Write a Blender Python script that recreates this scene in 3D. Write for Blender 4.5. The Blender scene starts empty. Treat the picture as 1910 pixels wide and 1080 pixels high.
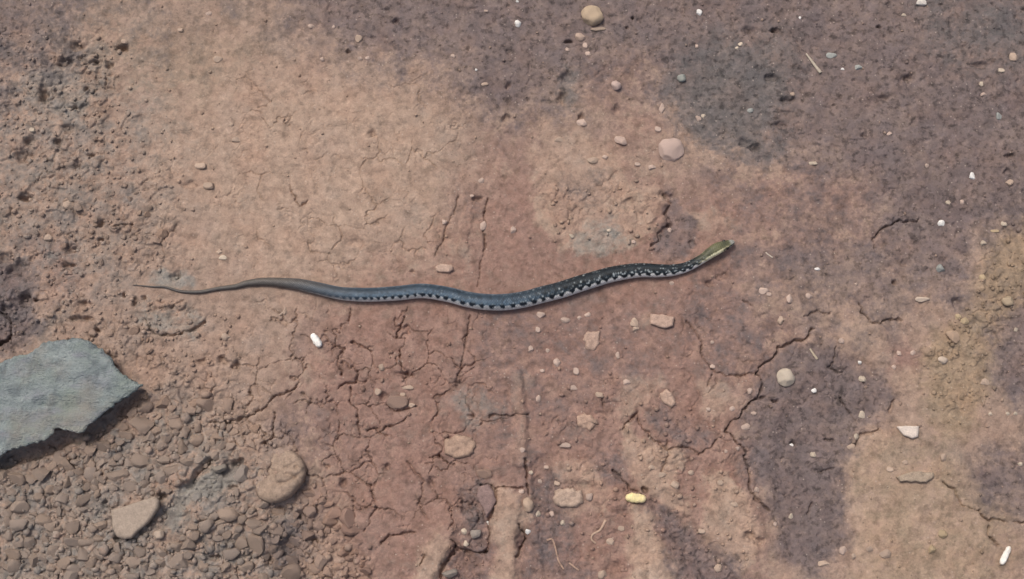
import bpy, bmesh, math, random
import numpy as np
from mathutils import Vector, noise as mnoise

# ------------------------------------------------------------------ camera, sky, sun, exposure
scene = bpy.context.scene
S = 0.00045                      # metres per photo pixel at the middle of the frame
DIST, TILT = 1.12, math.radians(11)
W0 = 1910 * S
cam_d = bpy.data.cameras.new('camera')
cam = bpy.data.objects.new('camera', cam_d)
scene.collection.objects.link(cam)
cam_d.sensor_width = 36
cam_d.lens = 36 * DIST / W0
cam_d.clip_start, cam_d.clip_end = 0.02, 200
CAM = np.array([0, -DIST * math.sin(TILT), DIST * math.cos(TILT)])
cam.location = CAM
cam.rotation_euler = (TILT, 0, 0)
scene.camera = cam

SUN_EL, SUN_AZ = 62, 130         # light comes from the far left
world = bpy.data.worlds.new('World')
scene.world = world
world.use_nodes = True
wn = world.node_tree
sky = wn.nodes.new('ShaderNodeTexSky')
sky.sky_type = 'NISHITA'
sky.sun_disc = False
sky.sun_elevation = math.radians(SUN_EL)
sky.sun_rotation = math.radians(90 - SUN_AZ)
sky.air_density, sky.dust_density, sky.ozone_density = 1.0, 7.0, 1.0
wn.links.new(sky.outputs['Color'], wn.nodes['Background'].inputs['Color'])
wn.nodes['Background'].inputs['Strength'].default_value = 0.10
sun_d = bpy.data.lights.new('sun', 'SUN')
sun_d.energy, sun_d.angle, sun_d.color = 1.5, math.radians(16), (1, 0.95, 0.89)
sun = bpy.data.objects.new('sun', sun_d)
scene.collection.objects.link(sun)
el, az = math.radians(SUN_EL), math.radians(SUN_AZ)
sdir = Vector((math.cos(el) * math.cos(az), math.cos(el) * math.sin(az), math.sin(el)))
sun.rotation_euler = sdir.to_track_quat('Z', 'Y').to_euler()
sun.location = (-1, 1, 2)
vs = scene.view_settings
vs.view_transform, vs.look, vs.gamma, vs.use_curve_mapping = 'Standard', 'None', 1, False
vs.exposure = 0.19
scene.cycles.filter_width = 1.5

random.seed(5)
rng = np.random.default_rng(11)

# ------------------------------------------------------------------ pixel <-> ground
CT, ST = math.cos(TILT), math.sin(TILT)
def p2w(px, py, z=0.0):
    xn = (px - 955) / 1910 * W0 / DIST
    yn = -(py - 540) / 1910 * W0 / DIST
    d = np.array([xn, yn * CT + ST, yn * ST - CT])
    t = (z - CAM[2]) / d[2]
    return CAM[0] + d[0] * t, CAM[1] + d[1] * t
def w2p(x, y, z=0.0):
    dx, dy, dz = x - CAM[0], y - CAM[1], z - CAM[2]
    f = dy * ST - dz * CT
    u = dy * CT + dz * ST
    return dx / f * DIST / W0 * 1910 + 955, -(u / f) * DIST / W0 * 1910 + 540

# ------------------------------------------------------------------ noise
PERM = np.random.default_rng(3).permutation(4096).astype(np.int64)
def hsh(i, j, seed):
    return PERM[(PERM[(i + seed * 131) & 4095] + j) & 4095]
def perlin(x, y, seed=0):
    xi, yi = np.floor(x).astype(np.int64), np.floor(y).astype(np.int64)
    xf, yf = x - xi, y - yi
    u, v = xf * xf * (3 - 2 * xf), yf * yf * (3 - 2 * yf)
    def g(i, j):
        a = hsh(xi + i, yi + j, seed) * (2 * math.pi / 4096)
        return np.cos(a) * (xf - i) + np.sin(a) * (yf - j)
    a = g(0, 0); b = g(1, 0); c = g(0, 1); d = g(1, 1)
    return ((a + u * (b - a)) * (1 - v) + (c + u * (d - c)) * v) * 1.4
def fbm(x, y, seed=0, octv=3):
    r, a, f = 0, 1.0, 1.0
    for k in range(octv):
        r = r + a * perlin(x * f, y * f, seed + k * 7)
        a *= 0.5; f *= 2.03
    return r
def worley(x, y, seed=0):
    xi, yi = np.floor(x).astype(np.int64), np.floor(y).astype(np.int64)
    f1 = np.full(x.shape, 9.0); f2 = np.full(x.shape, 9.0); cid = np.zeros(x.shape)
    for i in (-1, 0, 1):
        for j in (-1, 0, 1):
            h = hsh(xi + i, yi + j, seed)
            h2 = hsh(xi + i + 57, yi + j + 13, seed + 5)
            d = np.hypot(xi + i + 0.1 + 0.8 * h / 4096 - x, yi + j + 0.1 + 0.8 * h2 / 4096 - y)
            n = d < f1
            f2 = np.where(n, f1, np.minimum(f2, d))
            cid = np.where(n, hsh(xi + i + 7, yi + j + 91, seed + 9) / 4096, cid)
            f1 = np.where(n, d, f1)
    return f1, f2, cid
def sstep(a, b, x):
    t = np.clip((x - a) / (b - a), 0, 1)
    return t * t * (3 - 2 * t)

# ------------------------------------------------------------------ soil zones (where the soil is dry, red, damp ...)
ZX0, ZY0, ZX1, ZY1, ZS = -400, -400, 2310, 1480, 4
zx = np.arange(ZX0, ZX1, ZS); zy = np.arange(ZY0, ZY1, ZS)
ZXX, ZYY = np.meshgrid(zx, zy)
def inside(poly, X, Y):
    r = np.zeros(X.shape, bool)
    n = len(poly)
    for i in range(n):
        (x1, y1), (x2, y2) = poly[i], poly[(i + 1) % n]
        if y1 == y2: continue
        c = (y1 > Y) != (y2 > Y)
        r ^= c & (X < (x2 - x1) * (Y - y1) / (y2 - y1) + x1)
    return r
def boxblur(a, n, axis):
    if n < 1: return a
    pad = [(0, 0), (0, 0)]; pad[axis] = (n + 1, n)
    c = np.cumsum(np.pad(a, pad, mode='edge'), axis=axis)
    L = a.shape[axis]
    return (np.take(c, range(2 * n + 1, 2 * n + 1 + L), axis) - np.take(c, range(0, L), axis)) / (2 * n + 1)
def blur(a, px):
    n = max(1, int(px / ZS / 1.6))
    for _ in range(3):
        a = boxblur(boxblur(a, n, 0), n, 1)
    return a
ZONES = {
 'damp': [
  (.9, 34, [(470,-400),(500,0),(560,60),(640,112),(760,128),(850,150),(880,215),(960,238),(1060,200),(1110,130),(1190,115),(1240,200),(1330,290),(1450,310),(1560,330),(1640,390),(1630,460),(1700,560),(1790,570),(1840,450),(1910,400),(2310,400),(2310,-400)]),
  (.42, 40, [(1260,300),(1500,310),(1720,420),(1760,560),(1680,640),(1500,640),(1420,720),(1300,700),(1240,600),(1300,520),(1390,450),(1330,380)]),
  (.30, 40, [(880,570),(1240,570),(1260,700),(1100,760),(1000,900),(880,880)]),
  (.30, 60, [(120,-300),(640,-300),(560,60),(420,110),(240,110),(110,120)]),
  (.72, 24, [(1390,450),(1500,430),(1640,440),(1720,560),(1640,592),(1560,560),(1430,520)]),
  (.9, 15, [(1420,700),(1470,650),(1560,640),(1660,700),(1664,785),(1600,815),(1575,850),(1560,930),(1570,1010),(1530,1090),(1450,1040),(1430,960),(1405,920),(1392,840),(1362,795)]),
  (.5, 14, [(1255,570),(1350,560),(1420,610),(1440,650),(1400,690),(1330,690),(1275,640)]),
  (.55, 10, [(1230,730),(1290,770),(1340,830),(1290,840),(1235,790)]),
  (.85, 14, [(1850,590),(1930,540),(2310,540),(2310,780),(1900,760),(1850,700)]),
  (.75, 18, [(1800,840),(2310,800),(2310,960),(1870,960),(1810,920)]),
  (.45, 22, [(890,575),(1010,570),(990,680),(930,720),(880,690)]),
  (.6, 8, [(850,890),(925,905),(905,965),(912,1150),(830,1150),(830,1040),(865,960)]),
  (.6, 12, [(985,850),(1040,860),(1060,960),(1110,1150),(985,1150),(982,980)]),
  (.85, 9, [(1195,925),(1265,945),(1330,1010),(1420,1090),(1440,1200),(1290,1200),(1235,1000)]),
  (.5, 10, [(1095,845),(1180,850),(1170,905),(1115,885)]),
  (.75, 50, [(-400,-400),(260,-400),(170,30),(110,110),(40,210),(-400,240)]),  # damp brown corner, deepened and widened to paint in vignette darkening
  (1.0, 12, [(-400,470),(30,475),(62,520),(80,590),(50,640),(0,660),(-400,660)]),
  (.8, 5, [(1228,355),(1258,360),(1296,430),(1270,490),(1215,470),(1240,440)]),
  (.3, 22, [(1110,130),(1230,120),(1240,230),(1130,230)]),
  (.35, 25, [(500,760),(620,780),(640,860),(560,870),(520,830)]),
  (.35, 15, [(840,360),(905,350),(900,400),(850,420)]),
  (.3, 12, [(1050,330),(1130,320),(1120,370),(1060,390)]),
  (.13, 70, [(-400,60),(200,20),(300,180),(330,330),(240,440),(160,640),(-400,640)]),
  (.10, 50, [(-400,840),(120,830),(260,760),(400,780),(480,860),(560,960),(560,1200),(-400,1200)]),
  (.7, 12, [(540,955),(600,960),(560,1060),(500,1070),(490,1020)]),
 ],
 'red': [
  (.85, 60, [(600,560),(860,340),(960,250),(1150,330),(1400,320),(1660,330),(1680,430),(1450,440),(1400,560),(1540,620),(1400,720),(1440,950),(1440,1200),(720,1200),(600,900),(540,760)]),
  (1.0, 20, [(990,950),(1100,960),(1120,1060),(1000,1070)]),
  (1.0, 16, [(1290,860),(1390,850),(1400,930),(1340,950)]),
  (.95, 14, [(1655,640),(1735,640),(1725,700),(1660,700)]),
  (1.0, 18, [(1000,600),(1090,590),(1080,680),(1000,690)]),
  (.6, 30, [(880,225),(980,235),(960,340),(860,350)]),
  (.5, 30, [(1090,100),(1230,100),(1250,300),(1140,300)]),
  (.45, 25, [(440,100),(600,110),(590,190),(450,180)]),
  (.7, 12, [(1860,470),(1910,440),(1960,470),(1930,540)]),
  (.6, 14, [(1560,330),(1640,340),(1620,470),(1580,450)]),
  (.5, 14, [(10,430),(120,440),(160,560),(80,570)]),
 ],
 'crust': [
  (.75, 60, [(300,60),(480,70),(640,122),(840,140),(862,200),(850,330),(860,480),(600,520),(380,500),(250,330)]),
  (.7, 9, [(990,290),(1080,235),(1150,290),(1165,338),(1218,345),(1236,400),(1208,450),(1100,482),(1000,440)]),
  (.9, 9, [(1588,850),(1642,806),(1700,850),(1760,890),(1795,945),(1840,975),(1880,1200),(1600,1200),(1578,980)]),
  (.8, 7, [(1165,785),(1215,820),(1275,850),(1265,900),(1300,950),(1270,955),(1210,920),(1160,870)]),
  (.9, 6, [(1180,940),(1215,950),(1225,990),(1260,1040),(1270,1150),(1180,1150),(1170,1020)]),
  (.85, 9, [(1330,870),(1400,930),(1420,1020),(1400,1090),(1330,1050),(1300,960)]),
  (.7, 8, [(1550,588),(1605,588),(1645,620),(1640,650),(1570,640)]),
  (.8, 6, [(920,912),(982,912),(990,960),(965,1000),(978,1150),(908,1150),(915,1000)]),
  (.8, 6, [(815,985),(848,990),(840,1020),(800,1090),(760,1100),(790,1030)]),
  (.6, 9, [(1270,395),(1330,390),(1400,420),(1380,440),(1270,430)]),
  (.6, 8, [(1150,700),(1225,700),(1215,770),(1150,790)]),
  (.6, 9, [(1040,850),(1120,870),(1150,920),(1130,960),(1040,945)]),
  (.7, 7, [(1305,728),(1350,720),(1385,735),(1375,765),(1320,770)]),
  (.7, 9, [(1675,695),(1725,695),(1722,722),(1680,725)]),
  (.6, 8, [(1180,590),(1215,585),(1215,620),(1185,620)]),
  (.55, 8, [(960,690),(985,690),(980,860),(955,860)]),
  (.6, 10, [(1230,930),(1290,960),(1320,1000),(1280,985)]),
  (.5, 20, [(1370,520),(1480,540),(1520,570),(1450,575),(1380,545)]),
 ],
 'olive': [
  (.95, 12, [(2310,400),(1900,405),(1850,440),(1830,520),(1780,590),(1715,650),(1725,800),(1800,835),(1852,740),(1845,650),(1930,550),(2310,500)]),
  (.55, 20, [(1590,840),(1650,805),(1800,850),(1900,980),(1900,1200),(1600,1200)]),
  (.6, 12, [(1865,270),(2310,250),(2310,370),(1885,350)]),
  (.5, 40, [(130,0),(480,0),(520,80),(300,200),(140,120)]),
 ],
 'grey': [
  (.7, 22, [(20,130),(120,120),(195,180),(150,245),(40,225)]),
  (.85, 34, [(1270,110),(1340,60),(1480,80),(1480,200),(1430,300),(1330,275),(1255,200)]),
  (.75, 12, [(1060,442),(1130,412),(1185,440),(1130,478),(1065,472)]),
  (.6, 12, [(840,735),(910,722),(935,770),(860,795)]),
  (1.0, 6, [(298,968),(355,893),(405,862),(440,868),(448,905),(385,940),(330,978)]),
  (.7, 9, [(285,498),(340,500),(352,538),(300,542)]),
  (.6, 12, [(250,570),(330,570),(390,600),(360,630),(280,620)]),
  (.6, 8, [(1050,135),(1085,140),(1070,200),(1030,190)]),
  (.28, 70, [(-400,60),(200,20),(300,180),(330,330),(240,440),(160,640),(-400,640)]),
  (.46, 50, [(-400,840),(120,830),(260,760),(400,780),(480,860),(560,960),(560,1200),(-400,1200)]),
  (.5, 30, [(1700,0),(1950,0),(1950,140),(1760,120)]),
 ],
 'rough': [
  (1.0, 40, [(-400,60),(140,40),(230,60),(260,220),(330,330),(330,480),(430,600),(450,720),(560,860),(640,960),(690,1020),(700,1200),(-400,1200)]),
  (.22, 30, [(620,580),(860,620),(880,860),(640,880)]),
  (.7, 12, [(850,890),(925,905),(905,965),(912,1150),(830,1150),(830,1040)]),
  (.6, 14, [(1000,340),(1230,340),(1230,460),(1040,450)]),
  (.65, 16, [(2310,400),(1900,405),(1850,440),(1830,520),(1780,590),(1715,650),(1735,760),(1800,765),(1852,740),(1845,650),(1930,550),(2310,500)]),
  (.5, 20, [(1000,700),(1230,700),(1420,880),(1420,1100),(1000,1100)]),
 ],
 'bed': [
  (1.0, 22, [(-400,890),(-10,875),(120,835),(200,795),(270,740),(400,745),(470,790),(430,830),(350,850),(300,930),(330,1000),(420,960),(470,950),(590,930),(630,960),(670,1010),(690,1200),(-400,1200)]),
 ],
 'crk': [
  (1.0, 30, [(480,560),(900,590),(940,760),(930,1000),(600,960),(420,780)]),
  (.6, 40, [(400,140),(850,140),(880,520),(420,500)]),
  (.45, 40, [(1240,560),(1700,600),(1640,760),(1420,1000),(1240,900)]),
 ],
}
FIELD = {}
SOFT = {'damp': 1.7, 'crust': 1.25, 'olive': 1.8, 'red': 1.2, 'grey': 1.4}
for k, lst in ZONES.items():
    a = np.zeros(ZXX.shape)
    for amt, b, poly in lst:
        a = np.maximum(a, amt * blur(inside(poly, ZXX, ZYY).astype(float), b * SOFT.get(k, 1)))
    FIELD[k] = a
def zone(k, px, py):
    fx = np.clip((px - ZX0) / ZS, 0, len(zx) - 1.001)
    fy = np.clip((py - ZY0) / ZS, 0, len(zy) - 1.001)
    ix, iy = fx.astype(int), fy.astype(int)
    u, v = fx - ix, fy - iy
    a = FIELD[k]
    return (a[iy, ix] * (1 - u) + a[iy, ix + 1] * u) * (1 - v) + (a[iy + 1, ix] * (1 - u) + a[iy + 1, ix + 1] * u) * v

# ------------------------------------------------------------------ traced cracks, pits, troughs, snake line (photo pixels)
CRACKS = [  # depth mm, half width px, points
 (3.5,1.6,[(908,367),(903,410),(905,454),(900,477),(895,494),(890,534)]),
 (3.0,1.6,[(876,588),(871,621),(864,662),(855,708)]),
 (2.5,1.4,[(854,367),(844,400),(834,420),(828,447),(811,477)]),
 (3.5,1.6,[(653,574),(651,598)]), (4.5,1.9,[(756,593),(747,608),(741,627)]),
 (4.5,1.9,[(659,636),(670,645),(695,655)]), (4,1.8,[(625,643),(644,652),(636,663),(628,681),(640,699)]),
 (4,1.8,[(632,725),(644,715),(664,712),(667,691)]), (3,1.6,[(664,712),(685,712)]),
 (4,1.7,[(746,655),(747,686),(758,699)]), (4,1.7,[(654,722),(651,748),(667,764),(668,795),(671,813)]),
 (4,1.7,[(680,805),(698,800),(711,805),(727,795),(745,785),(760,775)]), (3,1.5,[(566,735),(579,746),(571,772)]),
 (4,1.8,[(553,721),(536,733),(513,740),(486,767),(452,779),(419,789),(389,789)]),
 (4.5,2.0,[(513,770),(511,797),(514,817),(496,827)]), (3,1.6,[(466,720),(467,740)]), (3.5,1.8,[(439,817),(442,830)]),
 (4,1.9,[(722,757),(735,766),(750,767),(774,757)]), (5,2.4,[(801,854),(818,849),(834,864)]),
 (4,1.9,[(915,774),(958,775),(982,770)]), (5,2.2,[(978,854),(983,894),(985,921)]), (4.5,2,[(925,913),(942,909),(975,911)]),
 (4,2.2,[(895,904),(918,908),(928,934),(911,968),(913,1005),(908,1032)]), (5,2.6,[(841,1005),(854,1025),(881,1030),(908,1032)]),
 (6,3.2,[(821,1078),(828,1055),(841,1038),(848,1018)]), (4,2,[(710,1015),(727,998),(774,993)]), (4.5,2.2,[(784,1055),(791,1035)]),
 (6,2.6,[(968,978),(982,1005),(962,1035)]), (3.5,1.6,[(1163,800),(1170,787),(1190,770),(1190,787),(1216,820),(1243,836),(1293,836),(1305,847),(1327,837),(1335,817)]),
 (4.5,2.0,[(1143,874),(1156,888),(1176,911),(1200,925)]), (2.5,1.5,[(1123,740),(1126,770)]),
 (5,1.9,[(1516,615),(1501,633),(1481,638),(1451,648),(1448,660),(1427,678),(1409,693)]),
 (3,1.5,[(1282,595),(1295,615),(1310,635),(1307,658),(1325,685),(1334,695),(1381,702),(1404,695)]), (3.5,1.7,[(1330,698),(1320,719)]),
 (5,1.9,[(1409,693),(1421,710),(1421,727),(1414,740),(1387,764),(1377,779),(1360,789),(1354,804),(1367,817),(1387,837),(1396,871),(1401,908),(1407,931),(1434,951)]),
 (4.5,1.9,[(1605,568),(1608,585),(1622,598),(1642,603),(1665,593),(1686,598)]),
 (4,1.9,[(1716,410),(1682,410),(1655,419),(1642,430),(1629,445),(1635,461)]), (3.5,1.9,[(1562,645),(1555,672),(1546,688),(1572,695)]),
 (2.5,1.4,[(1384,561),(1404,571)]), (3,1.5,[(1501,591),(1525,581),(1548,585)]), (3.5,1.8,[(1568,740),(1582,764),(1598,784)]),
 (3.5,1.8,[(1669,743),(1662,770)]), (4,1.8,[(1595,831),(1608,812),(1639,804)]),
 (4.5,2,[(1753,898),(1779,914),(1793,941),(1820,951),(1846,968),(1863,970),(1890,975),(1960,973)]), (4,1.9,[(1841,981),(1843,996),(1863,1018)]),
 (3,1.8,[(1511,958),(1518,938)]), (3,1.8,[(1521,884),(1555,871)]),
 (3,1.8,[(298,578),(318,574),(345,558)]), (4,2.2,[(268,595),(285,621),(318,625),(355,618),(379,601)]),
 (4,2.2,[(214,425),(231,417),(250,419)]), (3,1.5,[(540,345),(553,377),(560,385),(573,377)]), (2,1.4,[(576,447),(580,470),(617,474)]),
 (3.5,3,[(1238,362),(1252,380),(1240,398),(1250,415),(1228,436),(1234,446),(1214,456)]), (5,2.5,[(395,859),(380,872),(356,899)]),
 (8,3.2,[(0,580),(12,590),(24,605),(24,622),(12,636),(-4,642)]),
 (2.2,1.3,[(330,420),(300,450),(310,480)]),
 (3,1.7,[(560,880),(600,890),(650,880),(690,905)]), (3,1.7,[(690,905),(700,950),(680,990)]), (3,1.6,[(600,890),(610,930)]),
 (2.5,1.6,[(760,860),(790,900),(780,940),(800,970)]), (3,1.7,[(1240,820),(1250,850),(1235,880)]),
]
PITS = [  # x, y, rx, ry, depth mm
 (47,368,13,8,9),(228,89,13,9,8),(80,178,10,16,9),(140,85,16,9,6),(120,115,18,9,6),(45,290,18,13,7),(55,265,9,14,6),(130,240,14,9,5),(110,265,14,8,5),
 (145,310,9,6,5),(170,290,8,5,4),(182,118,7,5,5),(205,122,8,5,5),(150,108,8,6,5),(355,346,16,8,3),(137,202,8,6,5),(160,166,5,4,5),
 (189,448,6,6,6),(132,465,14,8,6),(128,496,13,6,6),(190,416,7,7,6),(65,559,5,5,7),(160,596,15,6,6),(182,614,6,4,6),(138,596,8,5,6),(160,568,12,6,4),
 (326,515,11,9,5),(232,550,4,4,6),(268,556,4,5,6),(250,560,5,9,5),(416,673,10,9,6),(440,682,7,9,6),(375,675,12,6,4),
 (758,699,18,7,5),(854,717,7,9,5),(716,741,9,9,5),(880,777,8,4,4),(663,455,22,11,3),(770,508,4,4,3),
 (1400,58,15,7,4),(1445,56,11,4,6),(1440,143,12,6,5),(1470,185,14,6,5),(1693,145,12,8,5),(1650,180,13,6,4),(1455,232,13,6,4),(1408,275,11,7,5),(1390,265,12,7,4),
 (1613,250,6,5,4),(1640,52,4,4,5),(1669,527,5,5,6),(1690,490,11,8,3),(1785,563,10,7,5),(1420,742,8,3,5),(1445,747,8,4,6),(1482,826,5,6,5),(1545,820,10,4,4),
 (1047,182,8,12,6),(1058,145,14,10,4),(1085,218,5,8,5),(1060,80,8,4,6),(739,38,6,5,5),(694,250,6,5,4),(650,93,5,4,5),(948,160,6,6,4),(945,220,8,6,4),
 (1170,52,3,3,5),(1180,35,3,3,6),(1248,420,5,5,5),(1345,515,12,8,4),(1324,528,9,6,4),(516,955,18,12,7),(566,960,9,10,6),(505,990,7,6,7),(540,1020,16,20,8),(500,1045,12,16,7),(400,1040,12,8,7),
 (555,874,6,5,8),(218,1005,8,5,7),(195,942,9,6,6),(385,975,14,6,5),(437,908,10,5,6),(440,862,16,7,6),(310,880,6,5,4),(300,925,8,7,7),
 (870,940,12,20,3.5),(870,1050,26,26,5),(975,1010,12,24,4),(1205,915,7,5,8),(1415,1010,12,9,5),(1400,1000,10,9,5),(1150,1060,22,14,5),(720,870,7,7,5),(805,900,9,9,5),
 (640,900,7,9,5),(652,1000,8,7,4),(585,1010,7,8,5),(610,870,7,5,4),(30,500,20,16,6),(45,560,16,12,7),(10,575,10,6,7),(8,480,16,10,6),
 (1885,290,9,6,5),(1880,320,8,6,4),(1830,120,18,6,4),(1240,365,14,6,5),(1290,455,7,9,3),(890,370,8,6,4),(1150,205,8,8,3),
]
RIDGES = [  # height mm, half width px, points   (negative = trough)
 (3.5,26,[(950,930),(942,1000),(935,1100)]), (3.5,20,[(832,995),(800,1060),(780,1110)]), (-5,9,[(393,862),(352,905)]), (-4,9,[(450,862),(420,880)]),
 (-3,22,[(435,885),(370,920),(315,965)]), (2.2,14,[(960,700),(972,780),(968,860)]), (1.5,10,[(880,350),(862,470)]),
 (2.5,24,[(1050,880),(1110,880),(1150,930)]), (-3.5,26,[(1235,940),(1290,1010),(1360,1100)]), (-2.5,22,[(1010,870),(1020,960),(1040,1100)]),
 (3,20,[(330,890),(400,845)]), (-6,13,[(262,738),(205,784),(156,818),(120,815),(88,836),(30,852),(-20,872)]), (-2.5,40,[(1500,760),(1480,860),(1490,960)]),
]
SNAKE = [  # x, y, width (photo pixels)
 (246,530,1.6),(280,533,2.6),(306,534,4),(330,541,5),(352,543,6),(376,542,6.5),(403,537,7),(436,533,8.5),(458,527,11),(485,524,14),(513,525,16),(550,529,20),(570,533,22),
 (597,539,23),(633,547,24),(670,550,25.5),(707,550,26),(743,548,27),(789,544,27),(835,550,28),(871,559,29),(905,564,30),(940,564,30.5),(975,559,30.5),(1010,550,31),(1045,541,31),
 (1075,531,31),(1107,521,30),(1143,511,29),(1189,504,27),(1229,505,24.5),(1255,504,21.5),(1281,498,18.5),(1307,485,17.5),(1322,475,20),(1335,467,21.5),(1346,462,19),(1357,457,14.5),(1364,454,10.5),(1368,452.4,6)]
def poly_dist(pts, X, Y, R):
    d = np.full(X.shape, 1e6)
    for (x1, y1), (x2, y2) in zip(pts[:-1], pts[1:]):
        m = (X > min(x1, x2) - R) & (X < max(x1, x2) + R) & (Y > min(y1, y2) - R) & (Y < max(y1, y2) + R)
        if not m.any(): continue
        dx, dy = x2 - x1, y2 - y1
        xs, ys = X[m], Y[m]
        t = np.clip(((xs - x1) * dx + (ys - y1) * dy) / (dx * dx + dy * dy + 1e-9), 0, 1)
        d[m] = np.minimum(d[m], np.hypot(xs - x1 - t * dx, ys - y1 - t * dy))
    return d

# ------------------------------------------------------------------ ground sheet
def axis(lo, hi, step, far):
    core = np.arange(lo, hi + step / 2, step)
    out, s, p = [], step, hi
    while p < far:
        s *= 1.09; p += s; out.append(p)
    neg, s, p = [], step, lo
    while p > -far:
        s *= 1.09; p -= s; neg.append(p)
    return np.array(neg[::-1] + list(core) + out)
GX = axis(-0.465, 0.465, 0.00068, 12.0)
GY = axis(-0.262, 0.272, 0.00068, 12.0)
XX, YY = np.meshgrid(GX, GY)
PX, PY = w2p(XX, np.clip(YY, -1.2, 1.6))
FX, FY = XX / S, -YY / S                       # flat pixel units for noise
wx = PX + 20 * perlin(FX / 70, FY / 70, 21) + 11 * perlin(FX / 24, FY / 24, 22) + 6 * perlin(FX / 9, FY / 9, 23)
wy = PY + 20 * perlin(FX / 70, FY / 70, 31) + 11 * perlin(FX / 24, FY / 24, 32) + 6 * perlin(FX / 9, FY / 9, 33)
Z = {k: zone(k, wx, wy) for k in FIELD}
off = sstep(0, 500, np.maximum.reduce([-PX - 150, PX - 2060, -PY - 150, PY - 1230]))   # beyond the traced part the soil goes on as noise
if off.max() > 0:
    for k, sd in (('damp', 61), ('red', 62), ('crust', 63), ('olive', 64), ('grey', 65), ('rough', 66), ('crk', 67)):
        n = sstep(-0.15, 0.5, fbm(FX / 420, FY / 420, sd, 3)) * (.8 if k != 'olive' else .4)
        Z[k] = Z[k] * (1 - off) + n * off
patch = sstep(-.45, .5, fbm(FX / 70, FY / 70, 91, 2))
low = sstep(690, 800, PY) * (PX < 900)                     # the heap of loose clods is rough all over
Z['rough'] = Z['rough'] * (.30 + .70 * np.maximum(patch, low * .8))
rough, damp, crust = Z['rough'], Z['damp'], Z['crust']
cx_ = PX + 4.2 * perlin(FX / 17, FY / 17, 41) + 2.4 * perlin(FX / 6.5, FY / 6.5, 42)
cy_ = PY + 4.2 * perlin(FX / 17, FY / 17, 43) + 2.4 * perlin(FX / 6.5, FY / 6.5, 44)
base = 5.0 * fbm(FX / 330, FY / 330, 1, 2) + 1.3 * fbm(FX / 95, FY / 95, 2, 2)
base += 1.6 * crust * (1 - rough * .6) - 1.0 * damp
bed = zone('bed', wx, wy) * (1 - off)
base -= 2.6 * bed
det = (0.5 + 1.5 * rough) * fbm(FX / 42, FY / 42, 4, 2) + (0.32 + 0.75 * rough) * perlin(FX / 15, FY / 15, 5) + (0.2 + 0.3 * rough) * perlin(FX / 6.5, FY / 6.5, 6)
f1, f2, cid = worley(FX / 21 + .5 * perlin(FX / 14, FY / 14, 12), FY / 21 + .5 * perlin(FX / 14, FY / 14, 13), 14)
det += rough * (3.2 * cid * sstep(0.02, 0.35, f2 - f1) - 1.0)
f1, f2, cid = worley(FX / 9.5 + .3 * perlin(FX / 6, FY / 6, 15), FY / 9.5, 16)
det += (0.12 + 0.8 * rough) * (cid ** 3) * sstep(0, 0.45, f2 - f1)
# shallow pocks on the damp soil
pock = perlin(FX / 13, FY / 11, 17) + .55 * perlin(FX / 30, FY / 30, 18) + .35 * perlin(FX / 5.5, FY / 5.5, 19)
det -= 1.5 * sstep(0.40, 0.95, pock) * (0.35 + 0.65 * damp) * (1 - .5 * crust)
# plates of the cracked skin
wfx = FX / 66 + .35 * perlin(FX / 40, FY / 40, 51) + .08 * perlin(FX / 9, FY / 9, 52)
wfy = FY / 66 + .35 * perlin(FX / 40, FY / 40, 53) + .08 * perlin(FX / 9, FY / 9, 54)
f1, f2, cid = worley(wfx, wfy, 55)
gate = sstep(-0.05, 0.3, perlin(FX / 75, FY / 75, 56) + .27 * sstep(.6, .95, Z['crk']))
det -= 2.9 * (1 - sstep(0.010, 0.042, f2 - f1 + .02 * perlin(FX / 12, FY / 12, 57))) * gate * Z['crk']
f1, f2, cid = worley(wfx * 2.3, wfy * 2.3, 58)
gate = sstep(0.05, 0.4, perlin(FX / 50, FY / 50, 59) + .2 * rough)
det -= 1.4 * (1 - sstep(0.02, 0.09, f2 - f1)) * gate * np.maximum(Z['crk'], .35 * (1 - damp))
core = (PX > -220) & (PX < 2130) & (PY > -220) & (PY < 1300)
ii = np.where(core.any(1))[0]; jj = np.where(core.any(0))[0]
sl = (slice(ii[0], ii[-1] + 1), slice(jj[0], jj[-1] + 1))
cxs, cys, dsl, bsl = cx_[sl], cy_[sl], det[sl], base[sl]
wob = 1.0 * perlin(FX[sl] / 26, FY[sl] / 26, 81) + .5 * perlin(FX[sl] / 8, FY[sl] / 8, 82)
for dep, hw, pts in CRACKS:
    d = poly_dist(pts, cxs, cys, 16) + wob * hw * .75
    dsl += -dep * .95 * (1 - sstep(hw * .35, hw * 1.05, d)) - .5 * (1 - sstep(hw, hw + 5, d))
for x, y, rx, ry, dep in PITS:
    m = (abs(cxs - x) < rx * 2.4) & (abs(cys - y) < ry * 2.4)
    r2 = ((cxs[m] - x) / rx) ** 2 + ((cys[m] - y) / ry) ** 2
    dsl[m] -= dep * (1.1 if x < 320 else 1.0) * np.exp(-r2 ** 1.6 * 1.2)
for hgt, hw, pts in RIDGES:
    d = poly_dist(pts, cxs, cys, hw * 2.5)
    bsl += hgt * (1 - sstep(hw * .55, hw * 1.25, d))
sd_ = poly_dist([(a, b + 3) for a, b, c in SNAKE], PX[sl], PY[sl], 60)
calm = 1 - sstep(9, 26, sd_)
dsl *= (1 - .85 * calm)
bsl *= 1.0
H = (base + det) * 0.001
ZB = base * 0.001
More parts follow.
